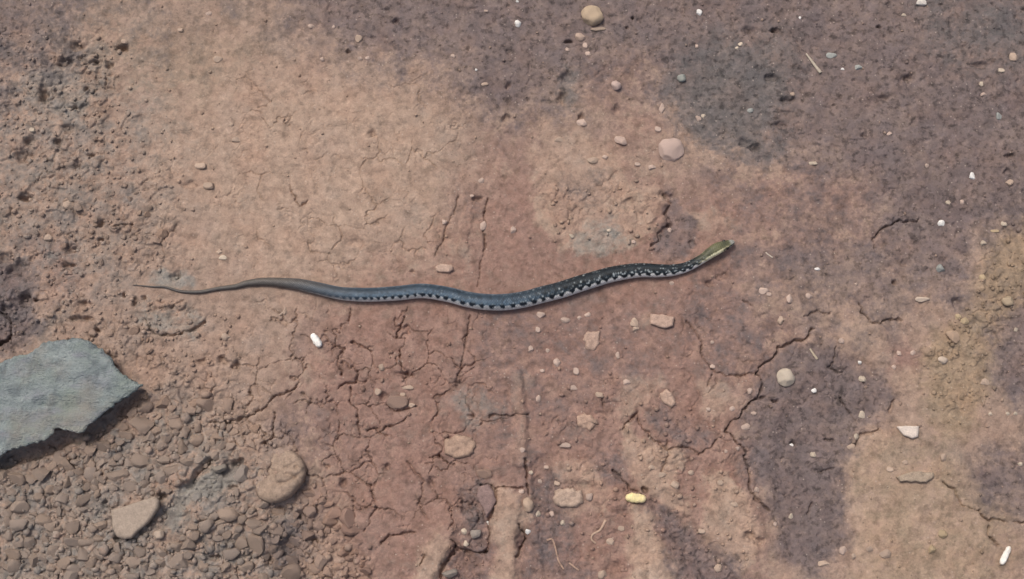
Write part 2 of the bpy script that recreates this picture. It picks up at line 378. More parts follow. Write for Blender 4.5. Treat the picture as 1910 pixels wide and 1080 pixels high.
def hz(x, y, F=None):
    F = H if F is None else F
    x = np.asarray(x, float); y = np.asarray(y, float)
    ix = np.clip(np.searchsorted(GX, x) - 1, 0, len(GX) - 2); iy = np.clip(np.searchsorted(GY, y) - 1, 0, len(GY) - 2)
    u = np.clip((x - GX[ix]) / (GX[ix + 1] - GX[ix]), 0, 1); v = np.clip((y - GY[iy]) / (GY[iy + 1] - GY[iy]), 0, 1)
    return (F[iy, ix] * (1 - u) + F[iy, ix + 1] * u) * (1 - v) + (F[iy + 1, ix] * (1 - u) + F[iy + 1, ix + 1] * u) * v

C = scene.collection
def link_mesh(name, verts, faces, mat, parent=None, smooth=True):
    me = bpy.data.meshes.new(name)
    me.from_pydata([tuple(v) for v in verts], [], [tuple(f) for f in faces])
    me.materials.append(mat)
    if smooth: me.polygons.foreach_set('use_smooth', [True] * len(me.polygons))
    o = bpy.data.objects.new(name, me)
    C.objects.link(o)
    o.parent = parent
    return o
def tag(o, label, cat, group=None):
    o['label'] = label; o['category'] = cat
    if group: o['group'] = group
    return o

# ------------------------------------------------------------------ materials
class NT:
    def __init__(s, name):
        s.m = bpy.data.materials.new(name); s.m.use_nodes = True
        s.t = s.m.node_tree; s.b = s.t.nodes['Principled BSDF']
        s.co = s.t.nodes.new('ShaderNodeTexCoord')
    def n(s, kind, **kw):
        nd = s.t.nodes.new('ShaderNode' + kind)
        for k, v in kw.items(): setattr(nd, k, v)
        return nd
    def put(s, a, b): s.t.links.new(a, b)
    def val(s, sock, v):
        if hasattr(v, 'is_output'): s.put(v, sock)
        else: sock.default_value = v
    def mix(s, fac, a, b, mode='MIX'):
        nd = s.n('Mix', data_type='RGBA', blend_type=mode)
        s.val(nd.inputs[0], fac)
        for k, v in ((6, a), (7, b)):
            if isinstance(v, tuple): v = v if len(v) == 4 else v + (1,)
            s.val(nd.inputs[k], v)
        return nd.outputs[2]
    def math(s, op, a, b=0.0, clamp=False):
        nd = s.n('Math', operation=op, use_clamp=clamp)
        s.val(nd.inputs[0], a); s.val(nd.inputs[1], b)
        return nd.outputs[0]
    def noise(s, scale, detail=3, rough=.55, vec=None, w=None):
        nd = s.n('TexNoise')
        nd.inputs['Scale'].default_value = scale; nd.inputs['Detail'].default_value = detail; nd.inputs['Roughness'].default_value = rough
        s.put(vec or s.co.outputs['Object'], nd.inputs['Vector'])
        return nd.outputs['Fac']
    def rng(s, v, a, b, c, d):
        nd = s.n('MapRange'); nd.inputs[1].default_value = a; nd.inputs[2].default_value = b; nd.inputs[3].default_value = c; nd.inputs[4].default_value = d
        s.put(v, nd.inputs[0]); return nd.outputs[0]
    def attr(s, name):
        nd = s.n('Attribute', attribute_name=name); return nd
    def bump(s, h, strength, dist):
        nd = s.n('Bump'); nd.inputs['Strength'].default_value = strength; nd.inputs['Distance'].default_value = dist
        s.put(h, nd.inputs['Height']); s.put(nd.outputs[0], s.b.inputs['Normal'])
TAN, RED, DAMP = (.325, .237, .186), (.266, .164, .134), (.160, .124, .118)
LIGHT, OLIVE, GREY, GREYD = (.398, .290, .220), (.298, .222, .152), (.270, .255, .225), (.112, .112, .108)
DARK = (.045, .037, .040)
def soil_colour(damp, red, crust, olive, grey):
    c = np.array(TAN)
    mx = lambda a, b, f: a + (np.array(b) - a) * f
    c = mx(c, RED, red); c = mx(c, LIGHT, .8 * crust); c = mx(c, OLIVE, olive); c = mx(c, GREY, grey); c = mx(c, DAMP, damp); c = mx(c, GREYD, grey * damp * .6)
    return c
def soil_nodes(nt):
    a = {k: nt.attr(k).outputs['Fac'] for k in ('damp', 'red', 'crust', 'olive', 'grey')}
    n1, n2 = nt.noise(55, 4), nt.noise(230, 4, .6)
    jit = nt.math('ADD', nt.math('ADD', nt.rng(n1, .3, .7, -.42, .42), nt.rng(n2, .3, .7, -.34, .34)), nt.rng(nt.noise(22, 4), .3, .7, -.25, .25))
    f = {k: nt.math('ADD', v, nt.math('MULTIPLY', jit, nt.math('MULTIPLY', nt.rng(v, 0, .3, 0.22, 1), nt.rng(v, .55, .9, 1, .4))), True) for k, v in a.items()}
    c = nt.mix(f['red'], TAN, RED)
    c = nt.mix(nt.math('MULTIPLY', nt.rng(a['red'], .4, 1, 0, 1), nt.rng(n1, .48, .62, 0, .8)), c, (.245, .145, .112))
    c = nt.mix(f['crust'], c, LIGHT)
    c = nt.mix(f['olive'], c, OLIVE)
    c = nt.mix(f['grey'], c, GREY)
    c = nt.mix(f['damp'], c, DAMP)
    c = nt.mix(nt.math('MULTIPLY', nt.math('MULTIPLY', f['grey'], f['damp']), .6), c, GREYD)
    v = nt.math('MULTIPLY', nt.rng(nt.noise(120, 5, .65), .3, .7, .82, 1.16), nt.rng(nt.noise(900, 3, .6), .3, .7, .90, 1.10))
    dd = nt.rng(a['damp'], .2, .8, 0, 1)
    spots = nt.rng(nt.noise(190, 3, .6), .53, .64, 0, .42)
    bl = nt.math('SUBTRACT', nt.rng(nt.noise(135, 4, .62), .50, .64, 1, .76), nt.math('MULTIPLY', spots, nt.math('ADD', nt.math('MULTIPLY', dd, .75), .25)))          # darker moist blotches
    bl2 = nt.rng(nt.noise(75, 5, .66), .52, .68, 1, .80)
    v = nt.math('MULTIPLY', v, nt.math('MULTIPLY', bl, bl2))
    v = nt.math('MULTIPLY', v, nt.rng(nt.noise(300, 4, .6), .54, .70, 1, 1.22))
    cc = nt.n('CombineColor')
    for i in range(3): nt.put(v, cc.inputs[i])
    c = nt.mix(1.0, c, cc.outputs[0], 'MULTIPLY')
    hue = nt.noise(38, 3)
    c = nt.mix(nt.rng(hue, .45, .75, 0, .35), c, nt.mix(1.0, c, (1.12, .94, .86), 'MULTIPLY'))
    c = nt.mix(nt.rng(nt.noise(27, 3), .5, .75, 0, .4), c, nt.mix(1.0, c, (.90, .97, 1.06), 'MULTIPLY'))
    # pale grit and dark specks lying in the soil
    vo = nt.n('TexVoronoi'); vo.inputs['Scale'].default_value = 330; nt.put(nt.co.outputs['Object'], vo.inputs['Vector'])
    sc = nt.n('SeparateColor'); nt.put(vo.outputs['Color'], sc.inputs[0])
    lt = nt.math('MULTIPLY', nt.rng(vo.outputs['Distance'], .12, .26, 1, 0), nt.math('GREATER_THAN', sc.outputs[0], .90))
    dk = nt.math('MULTIPLY', nt.rng(vo.outputs['Distance'], .12, .30, 1, 0), nt.math('LESS_THAN', sc.outputs[0], .07))
    c = nt.mix(nt.math('MULTIPLY', lt, .55), c, (.46, .38, .32))
    c = nt.mix(nt.math('MULTIPLY', dk, .5), c, (.09, .07, .06))
    nt.put(c, nt.b.inputs['Base Color'])
    nt.put(nt.rng(a['damp'], 0, 1, .95, .72), nt.b.inputs['Roughness'])
    nt.b.inputs['Specular IOR Level'].default_value = .25
    nt.bump(nt.math('ADD', nt.noise(700, 5, .65), nt.math('MULTIPLY', nt.noise(260, 4, .6), 1.5)), .55, .0009)
soil = NT('soil'); soil_nodes(soil)
def colour_mat(name, rough=.9, var=.2, scale=260, bump=.5, spec=.25, tint=None):
    """object colour from Object Info, with grain and blotches"""
    nt = NT(name)
    oi = nt.n('ObjectInfo')
    v = nt.math('MULTIPLY', nt.rng(nt.noise(scale, 4, .6), .3, .7, 1 - var, 1 + var), nt.rng(nt.noise(scale * 4, 3), .3, .7, .9, 1.1))
    cc = nt.n('CombineColor')
    for i in range(3): nt.put(v, cc.inputs[i])
    c = nt.mix(1.0, oi.outputs['Color'], cc.outputs[0], 'MULTIPLY')
    if tint: c = nt.mix(nt.rng(nt.noise(scale * .6, 3), .45, .7, 0, .5), c, tint)
    nt.put(c, nt.b.inputs['Base Color'])
    nt.b.inputs['Roughness'].default_value = rough; nt.b.inputs['Specular IOR Level'].default_value = spec
    nt.bump(nt.noise(scale * 2.2, 5, .6), bump, .0008)
    return nt.m
M_STONE = colour_mat('weathered_stone', .85, .14, 200, .35)
M_CLOD = colour_mat('soil_clod', .95, .22, 240, .8)
M_GRAIN = colour_mat('puffed_grain', .75, .12, 420, .7, tint=(.55, .44, .34))
M_STRAW = colour_mat('dry_straw', .75, .18, 300, .4)

# ------------------------------------------------------------------ ground object
ny, nx = XX.shape
gm = bpy.data.meshes.new('ground')
gm.vertices.add(nx * ny)
co = np.stack([XX, YY, H], -1).astype(np.float32).reshape(-1)
gm.vertices.foreach_set('co', co)
iy, ix = np.meshgrid(np.arange(ny - 1), np.arange(nx - 1), indexing='ij')
q = np.stack([iy * nx + ix, iy * nx + ix + 1, (iy + 1) * nx + ix + 1, (iy + 1) * nx + ix], -1).astype(np.int32).reshape(-1)
nf = (nx - 1) * (ny - 1)
gm.loops.add(nf * 4); gm.loops.foreach_set('vertex_index', q)
gm.polygons.add(nf)
gm.polygons.foreach_set('loop_start', np.arange(nf, dtype=np.int32) * 4)
gm.polygons.foreach_set('use_smooth', np.ones(nf, bool))
for k in ('damp', 'red', 'crust', 'olive', 'grey'):
    a = gm.attributes.new(k, 'FLOAT', 'POINT')
    a.data.foreach_set('value', Z[k].astype(np.float32).reshape(-1))
gm.update(calc_edges=True)
gm.materials.append(soil.m)
ground = bpy.data.objects.new('ground', gm); C.objects.link(ground)
ground['kind'] = 'structure'
ground['label'] = 'cracked reddish-brown earth with dry tan crust and dark damp patches'

# ------------------------------------------------------------------ snake
def catmull(P, n):
    P = np.asarray(P, float); out = []
    Q = np.vstack([2 * P[0] - P[1], P, 2 * P[-1] - P[-2]])
    for i in range(1, len(Q) - 2):
        p0, p1, p2, p3 = Q[i - 1:i + 3]
        t = np.linspace(0, 1, n, endpoint=False)[:, None]
        out.append(.5 * (2 * p1 + (p2 - p0) * t + (2 * p0 - 5 * p1 + 4 * p2 - p3) * t ** 2 + (3 * p1 - p0 - 3 * p2 + p3) * t ** 3))
    return np.vstack(out + [P[-1:]])
def snake():
    pts = []
    for x, y, w in SNAKE:
        r = w * S / 2
        X, Y = p2w(x, y, .004)
        pts.append((X, Y, r))
    P = catmull(pts, 30)
    seg = np.hypot(np.diff(P[:, 0]), np.diff(P[:, 1])); s = np.r_[0, np.cumsum(seg)]
    L = s[-1]
    N = 1300
    t = np.linspace(0, L, N)
    t = np.r_[t[:-1], L]
    X = np.interp(t, s, P[:, 0]); Y = np.interp(t, s, P[:, 1]); R = np.maximum(np.interp(t, s, P[:, 2]), .0003)
    gz = hz(X, Y)
    ker = np.hanning(61); ker /= ker.sum()
    gs = np.convolve(np.pad(gz, 30, mode='edge'), ker, 'valid')
    headpos = L - t                                     # metres behind the snout
    hd = sstep(.030, .016, headpos)                     # head part
    zc = gs + R * .70 + .0006 + .004 * sstep(.05, .012, headpos)
    tx, ty = np.gradient(X), np.gradient(Y)
    l = np.hypot(tx, ty); tx /= l; ty /= l
    nxv, nyv = -ty, tx                                  # lateral (left of travel = far side)
    M = 72
    a = np.linspace(0, 2 * math.pi, M, endpoint=False)  # 0 = far side, pi/2 = up
    ca, sa = np.cos(a), np.sin(a)
    zz = np.where(sa < -.55, -.55 - (-.55 - sa) * .30, sa)
    ROLL = math.radians(25)                             # the body lies rolled a little, near flank up
    phi = (np.degrees(np.arctan2(-ca, sa) + 0) + math.degrees(ROLL))        # + = near flank, 0 = spine
    phi = (phi + 180) % 360 - 180
    # body scales
    T, PH = np.meshgrid(t, np.radians(phi), indexing='ij')
    row = 15 / (2 * math.pi)
    scl = np.abs(np.sin(math.pi * (T / .0021 + PH * row))) * np.abs(np.sin(math.pi * (T / .0021 - PH * row)))
    RR = R[:, None] * (1 + .045 * (scl - .4) * sstep(.02, .04, headpos)[:, None] * (np.abs(PH) < 1.9))
    flat = 1 - .22 * hd[:, None]
    squar = 1 + .10 * hd[:, None] * np.abs(np.sin(2 * a))[None, :]
    lat = RR * ca[None, :] * squar
    ver = RR * zz[None, :] * flat * squar
    # brow ridges and mouth groove on the head
    hp = headpos[:, None]
    brow = np.exp(-((hp - .0085) / .0035) ** 2) * np.exp(-((np.abs(a[None, :] - math.pi / 2) - .75) / .25) ** 2)
    ver = ver + R[:, None] * .16 * brow
    lip = np.exp(-((sa[None, :] + .28) / .09) ** 2) * sstep(.019, .015, hp)
    lat = lat * (1 - .09 * lip)
    V = np.empty((N, M, 3))
    V[..., 0] = X[:, None] + nxv[:, None] * lat
    V[..., 1] = Y[:, None] + nyv[:, None] * lat
    V[..., 2] = zc[:, None] + ver
    verts = V.reshape(-1, 3)
    i, j = np.meshgrid(np.arange(N - 1), np.arange(M), indexing='ij')
    j2 = (j + 1) % M
    F = np.stack([i * M + j, (i + 1) * M + j, (i + 1) * M + j2, i * M + j2], -1).reshape(-1, 4)
    verts = np.vstack([verts, [[X[0] - tx[0] * .0004, Y[0] - ty[0] * .0004, zc[0]]], [[X[-1] + tx[-1] * .0007, Y[-1] + ty[-1] * .0007, zc[-1] - .0003]]])
    F = [tuple(f) for f in F]
    e0, e1 = N * M, N * M + 1
    for k in range(M):
        F.append((e0, k, (k + 1) % M)); F.append(((N - 1) * M + k, e1, (N - 1) * M + (k + 1) % M))
    F = [f[::-1] for f in F]
    ca_, cb_ = np.floor(T / .0021 + PH * row).astype(np.int64), np.floor(T / .0021 - PH * row).astype(np.int64)
    rs = hsh(ca_, cb_, 77) / 4096; rs2 = hsh(ca_ + 31, cb_ + 17, 78) / 4096     # one random value per scale
    # colour pattern from position along the body and angle round it
    u = (t / L)[:, None]                                # 0 tail, 1 snout
    ph = phi[None, :]; ap = np.abs(ph) + 7 * (rs - .5)
    col = np.zeros((N, M, 3))
    def mx(c, b, f):
        f = np.broadcast_to(f, (N, M))[..., None]
        return c + (np.array(b) - c) * f
    n1 = perlin(np.broadcast_to(t[:, None] / .006, (N, M)), np.broadcast_to(ph / 30, (N, M)), 71)
    n2 = perlin(np.broadcast_to(t[:, None] / .0016, (N, M)), np.broadcast_to(ph / 12, (N, M)), 72)
    col = mx(col, (.052, .092, .142), 1.0)
    col = mx(col, (.120, .175, .230), .9 * np.exp(-((ap - 42) / 22) ** 2))
    col = mx(col, (.030, .042, .052), .7 * np.exp(-(ph + 5) ** 2 / 30 ** 2))
    front = sstep(.60, .74, u)
    col = mx(col, (.016, .022, .026), .90 * front)
    tail = sstep(.40, .22, u)
    col = mx(col, (.128, .108, .090), .85 * tail)
    phase = np.cumsum(np.gradient(t) / np.interp(t / L, [0, .3, .45, .62, .78, 1], [.0042, .0052, .0062, .0086, .0076, .0064]))[:, None] + .20 * n1 + .10 * (rs - .5)
    fr = phase - np.floor(phase)
    d = np.abs(fr - .5) * 2                             # 1 at the dark spot, 0 between
    vis = sstep(.30, .42, u) * sstep(1.0, .962, u)
    vis_b = sstep(.24, .40, u)
    low = sstep(54, 68, ap) * sstep(104, 90, ap)
    whit = low * sstep(.15, -.15, d - (ap - 48) / 48) * vis
    spot = sstep(48, 56, ap) * sstep(88, 76, ap) * sstep(.42, .62, d) * vis
    col = mx(col, (.012, .016, .022), .92 * spot)
    col = mx(col, (.84, .84, .81), whit * (.55 + .4 * front))
    d2 = np.abs(((phase + .5) % 1) - .5) * 2
    fleck = sstep(40, 45, ap) * sstep(56, 51, ap) * sstep(.35, .15, d2) * vis
    col = mx(col, (.40, .44, .46), .75 * fleck * (.4 + .6 * front))
    dk2 = sstep(18, 24, ap) * sstep(44, 38, ap) * sstep(.45, .65, d2) * front * vis
    col = mx(col, (.008, .010, .012), .8 * dk2)
    flk = (rs2 > .80) * sstep(10, 20, ap) * sstep(62, 52, ap) * vis
    col = mx(col, (.34, .38, .39), flk * (.22 + .55 * front) * rs)
    col = mx(col, (.010, .013, .016), (rs2 < .22) * sstep(62, 52, ap) * vis * (.35 + .4 * front))
    col = mx(col, (.84, .83, .78), sstep(80, 100, ap) * vis_b)
    seam = sstep(.12, .03, np.abs(((t[:, None] / .0034) % 1) - .5)) * sstep(96, 104, ap)
    col = mx(col, (.30, .29, .26), .5 * seam)
    # neck and head
    hpm = headpos[:, None] * 1000
    hcol = (.150, .150, .080)
    headf = np.clip(sstep(40, 21, hpm) + .35 * (rs - .5) * sstep(42, 38, hpm) * sstep(18, 24, hpm), 0, 1)
    keep = col.copy()
    col = mx(col, hcol, headf * sstep(72, 60, ap))
    col = mx(col, (.060, .066, .045), .7 * headf * np.exp(-((hpm - 9) / 4) ** 2) * sstep(55, 30, ap))
    col = mx(col, (.055, .060, .045), .6 * headf * np.exp(-((hpm - 25) / 4) ** 2) * sstep(60, 40, ap))
    col = mx(col, (.36, .36, .32), sstep(5.5, 2.5, hpm) * sstep(75, 55, ap))
    col = mx(col, (.84, .78, .50), headf * sstep(50, 58, ap) * sstep(5, 9, hpm))
    sut = sstep(.30, .12, np.abs(((hpm / 2.6) % 1) - .5)) * sstep(62, 70, ap) * sstep(108, 98, ap) * sstep(15, 13, hpm)
    col = mx(col, (.02, .022, .02), .8 * sut)
    eye_st = np.exp(-((hpm - 9.5) / 2.6) ** 2) * sstep(50, 60, ap) * sstep(95, 85, ap)
    col = mx(col, (.015, .015, .015), .85 * eye_st)
    col *= (1 + .10 * n1 + .10 * n2)[..., None]
    col *= ((.60 + .62 * scl) * (.88 + .24 * rs))[..., None]
    col = np.clip(col, .004, .8)
    nt = NT('snake_skin')
    nt.put(nt.attr('skin').outputs['Color'], nt.b.inputs['Base Color'])
    nt.b.inputs['Roughness'].default_value = .46
    nt.b.inputs['Specular IOR Level'].default_value = .22
    nt.bump(nt.noise(1500, 2), .15, .0003)
    root = bpy.data.objects.new('snake', None); C.objects.link(root)
    o = link_mesh('body', verts, F, nt.m, root)
    at = o.data.attributes.new('skin', 'FLOAT_COLOR', 'POINT')
    c4 = np.ones((len(verts), 4), np.float32)
    c4[:N * M, :3] = col.reshape(-1, 3); c4[N * M, :3] = (.1, .1, .09); c4[N * M + 1, :3] = (.36, .36, .32)
    at.data.foreach_set('color', c4.reshape(-1))
    # eyes
    ne = NT('snake_eye'); ne.b.inputs['Base Color'].default_value = (.012, .011, .009, 1); ne.b.inputs['Roughness'].default_value = .08
    k = int(np.argmin(np.abs(headpos - .0085)))
    for sd in (1, -1):
        ang = math.radians(28)
        bm = bmesh.new(); bmesh.ops.create_uvsphere(bm, u_segments=14, v_segments=10, radius=.0015)
        me = bpy.data.meshes.new('eye'); bm.to_mesh(me); bm.free(); me.materials.append(ne.m)
        me.polygons.foreach_set('use_smooth', [True] * len(me.polygons))
        e = bpy.data.objects.new('eye', me); C.objects.link(e); e.parent = root
        e.location = (X[k] + nxv[k] * sd * R[k] * math.cos(ang) * .93, Y[k] + nyv[k] * sd * R[k] * math.cos(ang) * .93, zc[k] + R[k] * math.sin(ang) * .85)
    tag(root, 'slender dark blue-grey snake with pale checkered flank stretched across the soil', 'snake')
    return root
snake()

# ------------------------------------------------------------------ flat stones traced by outline
def plate(name, outline, thick, lift=0.0, tilt=(0, 0), relief=.0008, rel_scale=90, rings=10, seg=3.0, under=.10, jag=.6, mat=M_STONE, colour=(.4, .3, .25), sink=.002, seed=1, edge=.25, parent=None, z_at=None):
    """a stone with the traced outline; tilt = rise in metres per metre along x and y"""
    pts = []
    n = len(outline)
    for i in range(n):
        (x1, y1), (x2, y2) = outline[i], outline[(i + 1) % n]
        m = max(1, int(math.hypot(x2 - x1, y2 - y1) / seg))
        for k in range(m):
            t = k / m
            x, y = x1 + (x2 - x1) * t, y1 + (y2 - y1) * t
            x += jag * 2 * mnoise.noise((x * .11, y * .11, seed)); y += jag * 2 * mnoise.noise((x * .11, y * .11, seed + 9))
            pts.append(p2w(x, y, thick * .5))
    pts = np.array(pts); c = pts.mean(0)
    if z_at is None:
        gzs = [float(hz(c[0] + (p[0] - c[0]) * f, c[1] + (p[1] - c[1]) * f, ZB)) for p in pts[::4] for f in (.3, .7, 1)]
        z0 = sum(gzs) / len(gzs)
    else: z0 = z_at
    z0 += lift
    V, F = [], []
    m = len(pts)
    def topz(x, y, f):
        r = relief * (mnoise.noise((x * rel_scale, y * rel_scale, seed)) + .5 * mnoise.noise((x * rel_scale * 2.6, y * rel_scale * 2.6, seed + 3)))
        return thick + r + (x - c[0]) * tilt[0] + (y - c[1]) * tilt[1]
    prof = [(1, 0)] + [(1 - (k / rings), k / rings) for k in range(1, rings)]
    for f, k in prof:
        for p in pts:
            x, y = c[0] + (p[0] - c[0]) * f, c[1] + (p[1] - c[1]) * f
            V.append((x, y, topz(x, y, f) - (thick * edge if f == 1 else 0)))
    V.append((c[0], c[1], topz(c[0], c[1], 0)))
    for r in range(rings - 1):
        for k in range(m):
            k2 = (k + 1) % m
            F.append((r * m + k, r * m + k2, (r + 1) * m + k2, (r + 1) * m + k))
    ctr = rings * m
    for k in range(m): F.append(((rings - 1) * m + k, (rings - 1) * m + (k + 1) % m, ctr))
    b0 = len(V)
    for p in pts:
        f = 1 - under * (.6 + .6 * abs(mnoise.noise((p[0] * 60, p[1] * 60, seed + 5))))
        x, y = c[0] + (p[0] - c[0]) * f, c[1] + (p[1] - c[1]) * f
        V.append((x, y, -sink + (x - c[0]) * tilt[0] + (y - c[1]) * tilt[1]))
    V.append((c[0], c[1], -sink))
    for k in range(m):
        k2 = (k + 1) % m
        F.append((k2, k, b0 + k, b0 + k2)); F.append((b0 + k2, b0 + k, len(V) - 1))
    V = np.array(V); V[:, 0] -= c[0]; V[:, 1] -= c[1]
    o = link_mesh(name, V, F, mat, parent)
    bm = bmesh.new(); bm.from_mesh(o.data); bmesh.ops.recalc_face_normals(bm, faces=bm.faces); bm.to_mesh(o.data); bm.free()
    o.location = (c[0], c[1], z0)
    o.color = (*colour, 1)
    return o

# the big blue-grey slab
nt = NT('blue_grey_slate')
mp = nt.n('Mapping'); mp.inputs['Rotation'].default_value = (0, 0, math.radians(28)); mp.inputs['Scale'].default_value = (1, 2.6, 1)
nt.put(nt.co.outputs['Object'], mp.inputs['Vector'])
c = nt.mix(nt.rng(nt.noise(60, 4, .6, mp.outputs[0]), .35, .68, 0, 1), (.200, .238, .240), (.320, .365, .358))
c = nt.mix(nt.rng(nt.noise(34, 3), .48, .7, 0, .6), c, (.215, .265, .215))
c = nt.mix(nt.rng(nt.noise(42, 3, .5, mp.outputs[0]), .52, .72, 0, .6), c, (.245, .245, .285))
c = nt.mix(nt.rng(nt.noise(95, 4, .65), .50, .64, 0, .75), c, (.130, .158, .168))
c = nt.mix(nt.rng(nt.noise(330, 3, .6), .62, .75, 0, .35), c, (.42, .45, .45))
c = nt.mix(nt.rng(nt.noise(26, 5, .65), .50, .72, 0, .6), c, (.300, .262, .215))      # soil dust
nt.put(c, nt.b.inputs['Base Color']); nt.b.inputs['Roughness'].default_value = .8
nt.bump(nt.math('ADD', nt.noise(170, 5, .65, mp.outputs[0]), nt.noise(600, 3)), 1.0, .0026)
SLAB = [(-150,700),(-60,676),(0,681),(13,672),(40,664),(67,655),(80,643),(100,638),(121,633),(154,633),(174,640),(194,652),(208,665),(221,685),(235,702),(260,715),(275,723),(248,741),(222,757),(218,763),(201,774),(184,787),(168,802),(154,812),(141,805),(126,802),(114,800),(109,815),(87,826),(67,831),(44,837),(27,842),(10,852),(-5,862),(-60,880),(-140,885),(-190,800)]
slab = plate('stone_slab', SLAB, .006, lift=.0055, tilt=(.055, -.065), relief=.0022, rel_scale=36, rings=26, seg=2.2, under=.13, jag=2.6, mat=nt.m, sink=.003, seed=4, edge=.18)
tag(slab, 'broad blue-grey slate slab with a ragged broken edge', 'slab')

def stone_flat(label, outline, thick, colour, name='flat_stone', cat='stone', **kw):
    return tag(plate(name, outline, thick, colour=colour, **kw), label, cat)
def jit_poly(x, y, rx, ry, ang=0, n=9, j=.18, sq=0.0):
    r = []
    for k in range(n):
        a = 2 * math.pi * k / n + random.uniform(-.15, .15)
        ca, sa = math.cos(a), math.sin(a)
        if sq: m = max(abs(ca), abs(sa)); f = 1 + sq * (1 / m - 1)
        else: f = 1
        f *= 1 + random.uniform(-j, j)
        dx, dy = rx * ca * f, ry * sa * f
        q = math.radians(ang)
        r.append((x + dx * math.cos(q) - dy * math.sin(q), y + dx * math.sin(q) + dy * math.cos(q)))
    return r
stone_flat('smooth flat tan-grey wedge-shaped stone lying in crumbled soil', [(206,951),(235,943),(270,932),(290,926),(298,934),(297,948),(278,975),(258,991),(246,1004),(232,1006),(218,1001),(209,985)], .009, (.33,.268,.215), tilt=(.10,-.03), relief=.0006, under=.10, rings=9, jag=.4, lift=.001, edge=.22, seed=6)
stone_flat('whitish angular chip on the damp soil beside the olive crust', [(1673,796),(1690,794),(1714,795),(1713,815),(1702,818),(1686,812)], .004, (.62,.54,.47), name='stone_chip', cat='chip', rings=5, jag=.3, under=.12, seed=7, seg=2.5)
stone_flat('pinkish rectangular block of dry soil on the red ground', [(1213,586),(1234,587),(1257,592),(1256,608),(1240,613),(1213,605)], .004, (.44,.315,.25), name='soil_block', cat='block', rings=6, jag=.6, under=.08, mat=M_CLOD, seed=8)
stone_flat('low tan tile-like soil block half sunk in red ground', [(1088,622),(1098,618),(1121,616),(1119,640),(1108,655),(1092,650)], .0022, (.39,.278,.22), name='soil_block', cat='block', rings=6, jag=2.4, under=.01, mat=M_CLOD, seed=9, edge=.75, relief=.0016, rel_scale=160)
stone_flat('squarish pale tan soil block near the yellow grain', [(1034,914),(1060,910),(1085,913),(1088,935),(1075,947),(1050,948),(1034,938)], .004, (.40,.30,.235), name='soil_block', cat='block', rings=6, jag=2.4, under=.01, mat=M_CLOD, seed=10, edge=.75, relief=.0016, rel_scale=160)
stone_flat('long low tan flake with one shadowed edge on olive crust', [(1670,890),(1700,879),(1738,882),(1740,890),(1725,900),(1700,899),(1675,898)], .004, (.34,.27,.205), name='soil_flake', cat='flake', rings=6, jag=.8, under=.06, mat=M_CLOD, seed=11, tilt=(0,-.06))
stone_flat('long light tan flake lying beside the back of the snake', [(812,498),(822,493),(843,495),(846,503),(838,509),(815,507)], .003, (.44,.32,.255), name='soil_flake', cat='flake', rings=5, jag=.5, under=.06, mat=M_CLOD, seed=12)
stone_flat('purple-brown angular plate of soil at the head of the dark crevice', [(893,908),(910,903),(922,918),(926,935),(915,955),(907,965),(900,945),(888,925)], .004, (.235,.165,.150), name='soil_plate', cat='plate', rings=6, jag=.6, under=.05, mat=M_CLOD, seed=13)
stone_flat('broad smooth tan soil plate among cracked clods', [(828,822),(850,810),(880,815),(888,832),(878,850),(852,856),(830,846)], .0035, (.36,.252,.19), name='soil_plate', cat='plate', rings=7, jag=2.4, under=.01, mat=M_CLOD, seed=14, edge=.75, relief=.0016, rel_scale=160)
stone_flat('tan leaf-shaped soil flake near the damp crack', [(1230,733),(1244,727),(1258,738),(1262,752),(1250,760),(1236,750)], .003, (.42,.30,.235), name='soil_flake', cat='flake', rings=5, jag=2.4, under=.01, mat=M_CLOD, seed=15, edge=.75, relief=.0016, rel_scale=160)
stone_flat('pointed tan soil flake on red ground beside rootlets', [(1076,778),(1092,768),(1112,780),(1118,792),(1100,803),(1080,795)], .003, (.40,.28,.215), name='soil_flake', cat='flake', rings=5, jag=2.4, under=.01, mat=M_CLOD, seed=16, edge=.75, relief=.0016, rel_scale=160)

# ------------------------------------------------------------------ rounded and angular stones
def rock_mesh(name, seed, sub=3, cuts=8, cut=.72, bumpy=.10, freq=1.4):
    r = random.Random(seed)
    bm = bmesh.new(); bmesh.ops.create_icosphere(bm, subdivisions=sub, radius=1)
    planes = []
    for _ in range(cuts):
        v = Vector((r.gauss(0, 1), r.gauss(0, 1), r.gauss(0, 1))).normalized()
        planes.append((v, r.uniform(cut, max(.85, cut + .15))))
    off = Vector((r.uniform(0, 50), r.uniform(0, 50), r.uniform(0, 50)))
    for v in bm.verts:
        p = v.co.copy()
        for n_, d in planes:
            e = p.dot(n_) - d
            if e > 0: p -= n_ * e * .97
        p *= 1 + bumpy * mnoise.noise(p * freq + off) + bumpy * .5 * mnoise.noise(p * freq * 2.7 + off)
        v.co = p
    me = bpy.data.meshes.new(name); bm.to_mesh(me); bm.free()
    me.polygons.foreach_set('use_smooth', [True] * len(me.polygons))
    return me
R_ROUND = [rock_mesh('pebble', 100 + k, 3, 7, .66, .16) for k in range(6)]
R_ANG = [rock_mesh('angular_pebble', 200 + k, 3, 12, .50, .10) for k in range(6)]
R_CLOD = [rock_mesh('soil_clod', 300 + k, 3, 11, .40, .09, 2.4) for k in range(14)]
for m_ in R_ROUND + R_ANG: m_.materials.append(M_STONE)
for m_ in R_CLOD: m_.materials.append(M_CLOD); m_.set_sharp_from_angle(angle=math.radians(38))
for m_ in R_ANG: m_.set_sharp_from_angle(angle=math.radians(28))
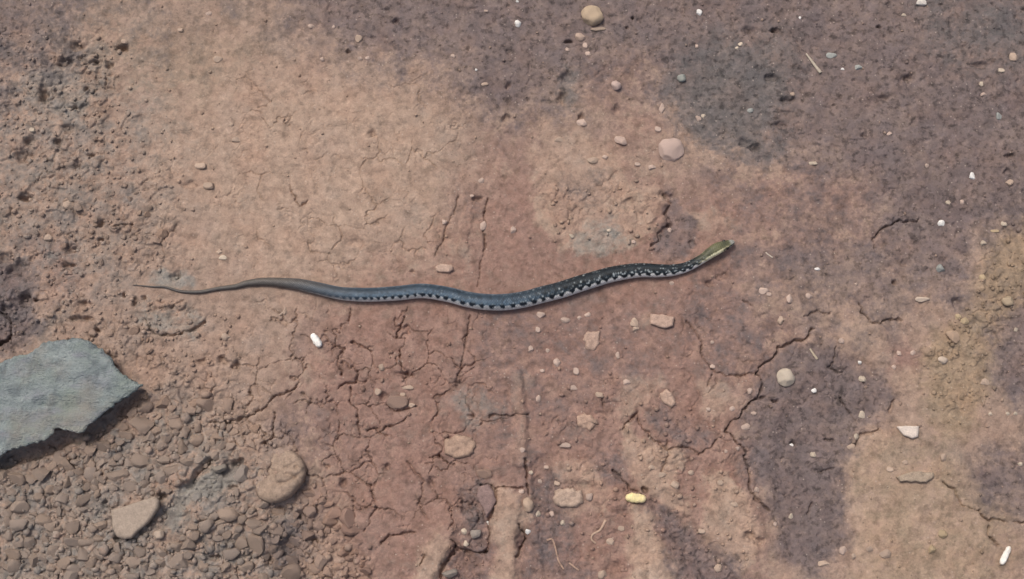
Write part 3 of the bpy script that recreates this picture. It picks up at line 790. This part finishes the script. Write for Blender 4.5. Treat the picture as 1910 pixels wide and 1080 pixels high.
def put_rock(name, me, x, y, rx, ry, rz, colour, ang=None, sunk=.35, tiltr=.25, up=0.0):
    X, Y = p2w(x, y, .002)
    o = bpy.data.objects.new(name, me); C.objects.link(o)
    z = float(min(hz(X, Y), hz(X, Y, ZB) + .003)) if True else 0
    zs = [float(hz(X + dx * rx * S * .6, Y + dy * ry * S * .6)) for dx, dy in ((0, 0), (1, 0), (-1, 0), (0, 1), (0, -1))]
    z = sorted(zs)[2] + up
    o.scale = (rx * S, ry * S, rz * S)
    o.rotation_euler = (random.uniform(-tiltr, tiltr), random.uniform(-tiltr, tiltr), random.uniform(0, 6.28) if ang is None else math.radians(-ang))
    o.location = (X, Y, z + rz * S * (1 - 2 * sunk) * .9)
    o.color = (*colour, 1)
    return o
K = {'w': ((.72, .70, .66), 'white'), 'p': ((.47, .36, .30), 'pinkish'), 't': ((.42, .32, .25), 'tan'), 'c': ((.50, .42, .33), 'cream'), 'g': ((.30, .31, .29), 'grey'), 'o': ((.40, .31, .20), 'sandy')}
# stones that can be named one by one
def nstone(label, x, y, rx, ry, col, ang=0, rz=None, kind=0, name='stone', cat='stone', sunk=.3, me=None):
    me = me or (R_ROUND if kind == 0 else R_ANG)[random.randrange(6)]
    return tag(put_rock(name, me, x, y, rx, ry, rz or min(rx, ry) * .8, col, ang, sunk, .12), label, cat)
big = [rock_mesh('stone', 400 + k, 4, 7, .75, .10) for k in range(4)]
for m_ in big: m_.materials.append(M_STONE)
pink = rock_mesh('stone', 431, 4, 9, .74, .10); pink.materials.append(M_STONE)
nstone('round cream-tan stone with a chipped edge on dark damp soil', 1105, 29, 23, 20, (.44, .34, .24), 0, 15, me=big[0])
nstone('large pale pink six-sided stone on damp reddish soil', 1252, 280, 26, 24, (.47, .355, .305), 20, 10, me=pink)
nstone('round cream stone on the damp cracked soil ahead of the snake', 1466, 704, 17.5, 16.5, (.50, .43, .345), 0, 12, me=big[1])
nstone('oval tan pebble close to the round cream-tan stone', 1082, 69, 11, 8.5, (.46, .345, .275), 10)
nstone('thin tan sliver tucked against the round cream-tan stone', 1117, 53, 16, 4.5, (.37, .285, .22), -6, 4)
nstone('egg-shaped tan pebble beside the raised soil ridge', 985, 941, 11, 14, (.44, .33, .25), 0, 9)
nstone('pale pink angular pebble between dark soil and tan crust', 1159, 262, 14, 9, (.48, .36, .30), 15, kind=1)
nstone('pinkish round pebble standing alone on reddish damp soil', 1149, 160, 10.5, 10, (.48, .37, .325))
nstone('greenish-grey round pebble in dark grey-green soil', 1272, 144, 9, 9, (.29, .30, .27))
nstone('largest white stone on the dark damp ground', 1719, 4, 11, 9, (.66, .61, .55), 0, kind=1)
nstone('flat cream pebble lying across bare damp soil', 1722, 557, 13, 6, (.50, .41, .33), 0, 5, kind=1)
nstone('cream pebble at the foot of the sandy strip', 1759, 671, 10, 7.5, (.50, .41, .33), 0, 6)
nstone('pointed tan clod beside the sandy strip', 1776, 628, 15, 12, (.40, .29, .21), 45, 9, kind=1)
nstone('rounded tan lump on the widest part of the sandy strip', 1880, 561, 12, 11, (.38, .30, .21), 0, 8)
nstone('grey lump wedged against the round clay nodule', 452, 884, 16, 17, (.33, .275, .235), 0, 13, name='soil_lump', cat='lump', me=R_CLOD[3])
nstone('small round pale clod below the wedge-shaped stone', 297, 996, 10, 10, (.42, .335, .265), 0, 9, name='soil_lump', cat='lump')
nstone('pale grey speckled lump in the dark crevice', 888, 995, 11, 12, (.36, .31, .27), 0, 9, name='soil_lump', cat='lump', me=R_CLOD[5])
nstone('oval grey clod in the dark crevice', 838, 1068, 15, 9, (.29, .25, .215), -5, 8, name='soil_lump', cat='lump', me=R_CLOD[7])
nstone('oval brown clod ringed by a dark crack', 742, 747, 22, 15, (.345, .24, .19), 0, 11, name='soil_lump', cat='lump', me=R_CLOD[1], sunk=.42)
nstone('brown clod at the side of the soil ridge', 906, 881, 17, 14, (.34, .235, .185), 0, 9, name='soil_lump', cat='lump', me=R_CLOD[2], sunk=.42)

# round knob of soil, lower left: dome with folded top and overhanging lower right rim
def knob():
    x, y, r = 516, 884, 51
    X, Y = p2w(x, y, .008)
    n, rings = 72, 22
    V, F = [], []
    z0 = float(hz(X, Y, ZB)) + .001
    for k in range(rings + 5):
        for i in range(n):
            a = 2 * math.pi * i / n
            out = 1 + .05 * math.sin(3 * a + 1) + .04 * mnoise.noise((math.cos(a) * 2, math.sin(a) * 2, 4))
            right = .5 + .5 * math.cos(a + .6)        # 1 towards the lower right
            if k <= rings:
                f = k / rings
                h = (.0020 + .0105 * right) * (1 - f ** 6) ** .5
                if k == rings: h = 0.0022 * right
                px, py = math.cos(a) * f * out, math.sin(a) * f * out
                h += .0026 * mnoise.noise((px * 1.6, py * 1.6, 7)) * (1 - f ** 6) - .0030 * math.exp(-((py + .32 - .35 * px + .12 * math.sin(4 * px)) / .07) ** 2) * (px > -.2) * min(1, (px + .2) * 3) - .0022 * math.exp(-((py - .05 - .5 * px) / .06) ** 2) * max(0, min(1, px * 3)) * (1 - f ** 6) + .0012 * mnoise.noise((px * 7, py * 7, 2)) * (1 - f ** 6)
                h -= .0045 * math.exp(-((px - .62) ** 2 + (py + .10 + .4 * (px - .6)) ** 2 * 14) * 7)   # crease
                h -= .005 * math.exp(-((px - .70) ** 2 + (py - .24) ** 2) * 110)
            else:
                f = 1 - .055 * (k - rings); px, py = math.cos(a) * f * out, math.sin(a) * f * out
                h = -.0016 * (k - rings)
            V.append((px * r * S, py * r * S, h + .0012 + .0050 * (px * .8 - py * .5) - .0015))
    for k in range(rings + 4):
        for i in range(n):
            i2 = (i + 1) % n
            F.append((k * n + i, (k + 1) * n + i, (k + 1) * n + i2, k * n + i2))
    F.append(tuple((rings + 4) * n + i for i in range(n)))
    o = link_mesh('clay_nodule', V, F, M_CLOD)
    bm = bmesh.new(); bm.from_mesh(o.data); bmesh.ops.remove_doubles(bm, verts=bm.verts, dist=1e-6); bmesh.ops.recalc_face_normals(bm, faces=bm.faces); bm.to_mesh(o.data); bm.free()
    o.location = (X, Y, z0 - .0015); o.color = (.300, .226, .174, 1)
    tag(o, 'large round clay nodule with a folded top and shadowed rim', 'nodule')
knob()

# puffed grains
def grain(label, x, y, L, W, ang, col, seed):
    X, Y = p2w(x, y, .004)
    V, F = [], []
    N, M = 22, 16
    for i in range(N + 1):
        t = i / N; u = 2 * t - 1
        r = (max(0, 1 - abs(u) ** 4.5)) ** .5 * (1 + .07 * math.sin(3.2 * u + seed))
        for j in range(M):
            a = 2 * math.pi * j / M
            k = 1 + .22 * mnoise.noise((u * 3.2, math.cos(a) * 1.2 + seed, math.sin(a) * 1.2)) - .12 * math.exp(-((a - math.pi / 2) / .3) ** 2)
            V.append((u * L / 2 * S, math.cos(a) * W / 2 * S * r * k + .0006 * math.sin(1.5 * u), math.sin(a) * W / 2 * S * r * k * .9))
    for i in range(N):
        for j in range(M):
            F.append((i * M + j, i * M + (j + 1) % M, (i + 1) * M + (j + 1) % M, (i + 1) * M + j))
    o = link_mesh('puffed_grain', V, F, M_GRAIN)
    bm = bmesh.new(); bm.from_mesh(o.data); bmesh.ops.remove_doubles(bm, verts=bm.verts, dist=1e-6); bmesh.ops.recalc_face_normals(bm, faces=bm.faces); bm.to_mesh(o.data); bm.free()
    zz = max(float(hz(X + d * math.cos(math.radians(-ang)) * L * S * .4, Y + d * math.sin(math.radians(-ang)) * L * S * .4)) for d in (-1, 0, 1))
    o.location = (X, Y, zz + W / 2 * S * .75); o.rotation_euler = (0, 0, math.radians(-ang)); o.color = (*col, 1)
    tag(o, label, 'grain')
grain('bright white puffed grain lying alone on bare soil near the snake', 590, 635, 30, 13.5, 63, (.86, .85, .80), 1)
grain('creamy yellow puffed grain beside a dark hollow', 1186, 929, 38, 16, 12, (.82, .70, .36), 2)
grain('white straight-sided puffed grain on the olive crust', 1877, 1036, 37, 11, -55, (.84, .81, .74), 3)

# straws and rootlets
def straw(name, label, cat, pts, w0, w1, col, group=None):
    P = []
    for k, (x, y) in enumerate(pts):
        X, Y = p2w(x, y, .002); P.append((X, Y, float(hz(X, Y)), w0 + (w1 - w0) * k / (len(pts) - 1)))
    Q = catmull(P, 6)
    V, F = [], []
    n, M = len(Q), 8
    T = np.gradient(Q[:, :3], axis=0)
    for i in range(n):
        t = Vector(T[i]).normalized(); s = t.cross(Vector((0, 0, 1))).normalized(); u = s.cross(t)
        r = Q[i, 3] * S / 2
        for j in range(M):
            a = 2 * math.pi * j / M
            V.append(Vector(Q[i, :3]) + s * math.cos(a) * r + u * math.sin(a) * r * .7 + Vector((0, 0, r * .5)))
    for i in range(n - 1):
        for j in range(M):
            F.append((i * M + j, i * M + (j + 1) % M, (i + 1) * M + (j + 1) % M, (i + 1) * M + j))
    F.append(tuple(range(M))[::-1]); F.append(tuple((n - 1) * M + j for j in range(M)))
    o = link_mesh(name, V, F, M_STRAW); o.color = (*col, 1)
    return tag(o, label, cat, group)
straw('straw', 'pale straw with a thicker broken end on dark grey soil', 'straw', [(1505, 98), (1513, 109), (1522, 121), (1532, 134)], 3, 7, (.45, .39, .31))
straw('straw', 'short thin pale straw near the round cream stone', 'straw', [(1511, 650), (1517, 659), (1525, 670)], 3, 4.5, (.45, .38, .28))
straw('rootlet', 'hooked pale rootlet lying below the yellow grain', 'rootlet', [(1112, 1014), (1104, 1006), (1106, 997), (1118, 990), (1124, 982), (1130, 970)], 3, 5, (.42, .30, .225))
straw('rootlet', 'long thin rootlet crossing red soil between ridge and hooked rootlet', 'rootlet', [(1020, 1008), (1030, 1006), (1036, 1020), (1042, 1045), (1052, 1062)], 4, 3, (.35, .24, .18))
straw('rootlet', 'short curved rootlet beside the long thin rootlet', 'rootlet', [(1062, 1050), (1072, 1058), (1080, 1064)], 3, 3, (.38, .265, .20))
straw('straw', 'tiny pale straw just ahead of the snake head', 'straw', [(1428, 471), (1434, 476), (1441, 481)], 2.5, 3, (.46, .40, .33))
straw('rootlet', 'small forked pale rootlet below the snake tail', 'rootlet', [(520, 588), (528, 581), (532, 572)], 3, 2.5, (.38, .29, .23))

# small pebbles: x, y, rx, ry, colour key
PEB = '''1092 85 6 6 p|1059 92 5 5 p|1097 100 6 5 p|966 44 7 8 w|965 2 3 3 w|907 21 5 4 p|668 67 7 10 t|684 105 5 4 p|670 107 5 5 p|846 106 6 5 p|888 131 3 3 w|904 157 9 4 t|1235 201 6 10 p|
1086 228 11 8 p|1042 261 9 6 t|1190 305 7 5 p|1216 312 9 6 p|1228 240 8 7 p|898 335 7 6 p|1129 293 6 5 p|1107 297 13 8 t|1304 22 7 7 w|1687 27 6 4 c|1494 30 3 3 w|1382 80 5 5 c|1375 88 4 4 c|1300 85 4 4 p|
1552 101 10 7 g|1573 127 4 3 w|1603 124 9 6 g|1870 129 8 6 c|1893 104 9 10 t|1833 154 5 5 c|1838 173 7 5 p|1865 214 7 7 g|1816 327 7 9 w|1885 338 8 8 t|1518 303 9 5 c|1731 307 4 5 p|1480 173 5 5 t|1401 203 7 6 g|1303 219 6 6 p|1313 215 5 5 c|1660 248 6 4 p|
1759 414 7 7 w|1877 415 7 6 c|1860 428 10 4 o|1773 375 6 5 c|1797 375 5 5 p|1836 452 7 6 c|1525 501 7 3 w|1833 517 7 6 o|1757 499 9 9 g|1456 596 6 9 t|1570 636 7 6 p|1605 675 4 4 w|1670 684 5 5 p|1680 657 5 6 p|1705 657 6 5 p|1612 705 8 7 c|1598 529 4 4 p|1471 558 7 9 p|1434 549 6 5 p|1508 553 7 6 p|1424 543 9 8 p|1329 638 4 4 p|1330 683 5 5 p|1800 598 9 7 o|1788 590 6 6 o|1897 615 5 5 c|1836 714 9 8 t|
1610 774 7 9 c|1520 727 6 5 w|1392 795 10 7 p|1407 771 6 4 p|1600 814 6 6 c|1590 832 9 6 t|1480 829 5 4 w|1520 847 6 6 c|1761 854 8 8 t|1412 914 5 6 p|1758 995 9 9 o|1652 1032 12 9 t|1737 1025 8 9 o|1622 1025 7 7 t|1575 1027 9 8 p|1540 1052 13 6 t|1342 1058 8 9 t|1376 836 5 5 p|1399 729 6 6 p|1354 841 4 4 p|1479 962 5 5 c|1448 978 4 5 p|1366 762 6 5 p|1322 763 5 4 p|1594 1038 6 6 t|1846 772 4 4 c|1878 772 4 4 c|1893 772 5 4 c|1905 865 5 5 c|1688 862 6 5 t|1660 875 8 6 t|
1002 958 7 6 c|1007 898 5 5 p|991 881 5 4 c|975 839 5 6 p|1054 831 11 6 p|1004 742 6 7 p|866 991 7 6 c|869 1013 6 6 c|910 975 4 5 w|985 991 5 6 w|1123 1072 10 8 t|1050 975 5 5 c|1069 723 9 6 p|973 916 6 5 p|1030 958 5 5 p|1100 926 8 8 p|1020 870 6 5 p|1040 900 7 6 t|
1009 585 8 7 p|1055 595 10 6 p|1004 613 6 7 p|1097 585 7 5 p|1081 591 4 4 p|1022 652 4 5 p|1039 675 8 9 p|1153 660 5 9 p|1183 603 8 11 t|957 429 7 8 p|828 414 6 6 p|1066 440 5 5 c|1136 429 4 4 c|1183 450 5 5 p|1253 528 5 5 p|1169 713 8 6 p|901 419 8 10 p|712 685 6 7 t|1012 690 5 4 p|1076 690 7 9 p|1250 428 5 5 p|880 365 4 4 p|
414 480 8 6 c|408 468 6 5 t|420 628 9 7 t|531 581 5 6 t|89 444 8 8 t|129 383 12 10 t|405 107 9 8 t|60 241 7 6 c|578 44 7 5 p|231 75 7 6 t|387 20 8 5 p|335 52 7 6 t|439 260 9 7 t|390 345 13 10 t|375 308 14 9 t|431 231 5 5 t|600 108 5 5 p|620 44 4 4 p|98 679 3 3 w|
1186 612 7 6 t|990 650 6 7 p|1120 735 9 7 t|1345 900 7 6 t|1370 940 8 6 t|1290 880 7 6 t|1235 885 8 6 t|1215 872 7 5 t|1310 990 8 6 t|1140 1010 9 7 t|1160 985 8 6 t|1260 905 9 8 t|752 735 7 5 t|760 722 14 5 t|768 755 6 5 t|705 730 6 8 t'''
def place_phrase(x, y):
    if y > 480 and x < 520 and not y < 700: return 'among the crumbled soil near the wedge-shaped stone'
    if x < 520: return 'on the rough tan soil round the snake tail'
    if y < 330 and x < 1260: return 'on the damp ground around the round cream-tan stone'
    if y < 360: return 'on the dark grey ground around the straw with a thick end'
    if x > 1690 and y < 800: return 'in or beside the sandy strip of gravelly soil'
    if x > 1390 and y < 620: return 'on bare soil ahead of the snake head'
    if x > 1560 and y > 800: return 'on the olive crust around the white straight grain'
    if x > 1300: return 'on the damp cracked soil around the round cream stone'
    if y < 540: return 'on the crust along the back of the snake'
    if y < 700: return 'on the red soil along the belly of the snake'
    return 'on the broken red soil around the yellow grain'
for tok in PEB.replace('\n', '').split('|'):
    x, y, rx, ry, k = tok.split()
    x, y, rx, ry = map(float, (x, y, rx, ry))
    col, word = K[k]
    f = random.uniform(.85, 1.1)
    me = random.choice(R_ROUND if random.random() < .3 else R_ANG)
    o = put_rock('pebble', me, x, y, rx, ry, min(rx, ry) * random.uniform(.6, .85), tuple(v * f for v in col), 0 if rx != ry else None, .47)
    size = 'tiny' if max(rx, ry) < 5.5 else 'small'
    lab = f'{size} {word} pebble {place_phrase(x, y)}'
    tag(o, lab, 'pebble', f'{size} {word} pebbles {place_phrase(x, y)}')

# ------------------------------------------------------------------ clods of the crumbled soil
CL = '''119 867 17 15|27 891 18 14|72 884 19 15|164 886 16 15|157 857 9 13|214 884 20 12|275 817 18 14|362 820 16 12|392 805 12 9|427 799 9 8|323 834 10 9|302 893 13 19|476 1012 16 23|426 1033 25 13|516 988 17 16|566 968 9 13|137 1008 19 13|154 1034 14 17|95 868 13 10|185 862 12 12|240 862 13 10|30 930 14 12|70 930 13 11|110 930 12 14|150 930 15 14|180 920 12 10|350 860 15 9|240 905 14 11|90 980 12 14|50 975 14 11|30 1010 13 12|170 985 10 12|360 1000 13 12|330 1020 14 11|260 1030 13 14|300 1050 14 10|375 1055 12 10|212 1040 12 13|490 940 13 11|450 970 14 10|410 985 13 11|545 1045 14 14|590 980 12 10|600 1050 13 15|640 1030 12 12|455 1055 14 11'''
clods = [tuple(map(float, t.split())) for t in CL.split('|')]
REG = [(-10,880),(10,870),(120,830),(200,790),(270,735),(400,740),(480,790),(470,830),(560,830),(590,900),(640,950),(670,1000),(690,1090),(-10,1090)]
REG2 = [(100,350),(260,330),(330,420),(250,520),(300,600),(270,700),(190,630),(100,620),(60,440)]
avoid = [(250, 965, 55), (516, 884, 62), (452, 884, 20), (370, 915, 45), (320, 955, 30), (297, 996, 12)]
def try_clods(reg, n, lo, hi, tries):
    xs = [p[0] for p in reg]; ys = [p[1] for p in reg]
    c0 = len(clods)
    for _ in range(tries):
        if len(clods) - c0 >= n: break
        x, y = random.uniform(min(xs), max(xs)), random.uniform(min(ys), max(ys))
        if not bool(inside(reg, np.array([x]), np.array([y]))[0]): continue
        if bool(inside(SLAB, np.array([x]), np.array([y - 6]))[0]): continue
        r = lo + (hi - lo) * random.random() ** 2.2
        if any(math.hypot(x - a, y - b) < c + r * .6 for a, b, c in avoid): continue
        if any(math.hypot(x - a, y - b) < (max(c, d) + r) * .55 for a, b, c, d in clods): continue
        clods.append((x, y, r * random.uniform(.9, 1.3), r * random.uniform(.75, 1.0)))
try_clods(REG, 209, 8, 21, 16000)
try_clods(REG2, 45, 4.5, 10, 3000)
for x, y, rx, ry in clods[:295]:
    zz_ = {k: float(zone(k, np.array([x]), np.array([y]))[0]) for k in FIELD}
    col = soil_colour(zz_['damp'] * .8, zz_['red'], zz_['crust'], zz_['olive'], zz_['grey'])
    shade, f = random.choice((('pale', 1.13), ('tan', 1.02), ('tan', 1.03), ('dull brown', .93)))
    f *= random.uniform(.96, 1.04); tn = random.uniform(-.03, .03)
    col = (col[0] * f * (1.04 + tn), col[1] * f, col[2] * f * (.97 - tn))
    o = put_rock('soil_clod', random.choice(R_CLOD), x, y, rx * 1.12, ry * 1.12, min(rx, ry) * random.uniform(.7, 1.0), col, None if abs(rx - ry) < 3 else 0, .465, .35)
    m = max(rx, ry)
    sz = 'large' if m > 15 else 'middling' if m > 9.5 else 'small'
    if y < 700: where = 'on the rough soil between snake tail and slab'
    else:
        marks = [('in crumbled soil beside the wedge-shaped stone', 250, 965, 75), ('in crumbled soil hugging the round clay nodule', 516, 884, 95), ('in crumbled soil just off the ragged edge of the slab', 110, 830, 75), ('in crumbled soil along the grey streak', 370, 900, 75)]
        ok = [(math.hypot(x - a, y - b) / c, w) for w, a, b, c in marks]
        where = min(ok)[1] if min(ok)[0] < 1 else 'in crumbled soil between nodule and soil ridge' if x > 516 else 'in open crumbled soil away from slab and stones'
    tag(o, f'{sz} {shade} clod {where}', 'clod', f'{sz} {shade} clods {where}')

# ------------------------------------------------------------------ uncountable crumbs and grit
ICO = bmesh.new(); bmesh.ops.create_icosphere(ICO, subdivisions=1, radius=1)
IV = np.array([v.co[:] for v in ICO.verts]); IF = np.array([[v.index for v in f.verts] for f in ICO.faces]); ICO.free()
def crumbs(name, label, n, weight, lo, hi, lighten, mat=None):
    X = rng.uniform(-100, 2010, n * 8); Y = rng.uniform(-100, 1180, n * 8)
    w = weight(X, Y)
    keep = rng.random(n * 8) < w
    sdist = poly_dist([(a, b) for a, b, c in SNAKE], X, Y, 30)
    keep &= sdist > 22
    keep &= ~inside(SLAB, X, Y)
    X, Y = X[keep][:n], Y[keep][:n]
    n = len(X)
    r = (lo + (hi - lo) * rng.random(n) ** 2.5) * S
    wxs, wys = np.array([p2w(a, b, .001) for a, b in zip(X, Y)]).T
    z = hz(wxs, wys)
    sc = rng.uniform(.65, 1.25, (n, 1, 3)); sc[..., 2] *= .75
    V = IV[None] * (1 + rng.uniform(-.25, .2, (n, len(IV), 1))) * sc * r[:, None, None]
    V = V + np.stack([wxs, wys, z + r * .35], -1)[:, None]
    F = (IF[None] + (np.arange(n) * len(IV))[:, None, None]).reshape(-1, 3)
    o = link_mesh(name, V.reshape(-1, 3), F.tolist(), mat or soil.m)
    for k in ('damp', 'red', 'crust', 'olive', 'grey'):
        a = o.data.attributes.new(k, 'FLOAT', 'POINT')
        v = zone(k, X, Y)
        if k == 'damp': v = v * rng.uniform(1 - lighten, 1, n)
        if k == 'crust': v = np.clip(v + rng.uniform(0, lighten, n), 0, 1)
        a.data.foreach_set('value', np.repeat(v, len(IV)).astype(np.float32))
    o['kind'] = 'stuff'; o['label'] = label
    return o
def z_(k): return lambda x, y: zone(k, x, y)
crumbs('soil_crumbs', 'fine tan crumbs scattered over the rough crumbled soil', 3000, lambda x, y: zone('rough', x, y) ** 1.3 * .75, 1.6, 5.5, .4)
crumbs('grit', 'fine pale grit scattered over bare soil', 1300, lambda x, y: .3 + 0 * x, 1.2, 3.6, .9)
crumbs('sandy_grit', 'sandy grit heaped in the gravelly strip', 1500, lambda x, y: zone('olive', x, y) ** 2 * (y < 800) * (x > 1000), 1.6, 5, .6)

crumbs('clod_fill', 'crumbled small clods filling the gaps of the loose soil heap', 800, lambda x, y: zone('bed', x, y), 4, 9.5, .35)
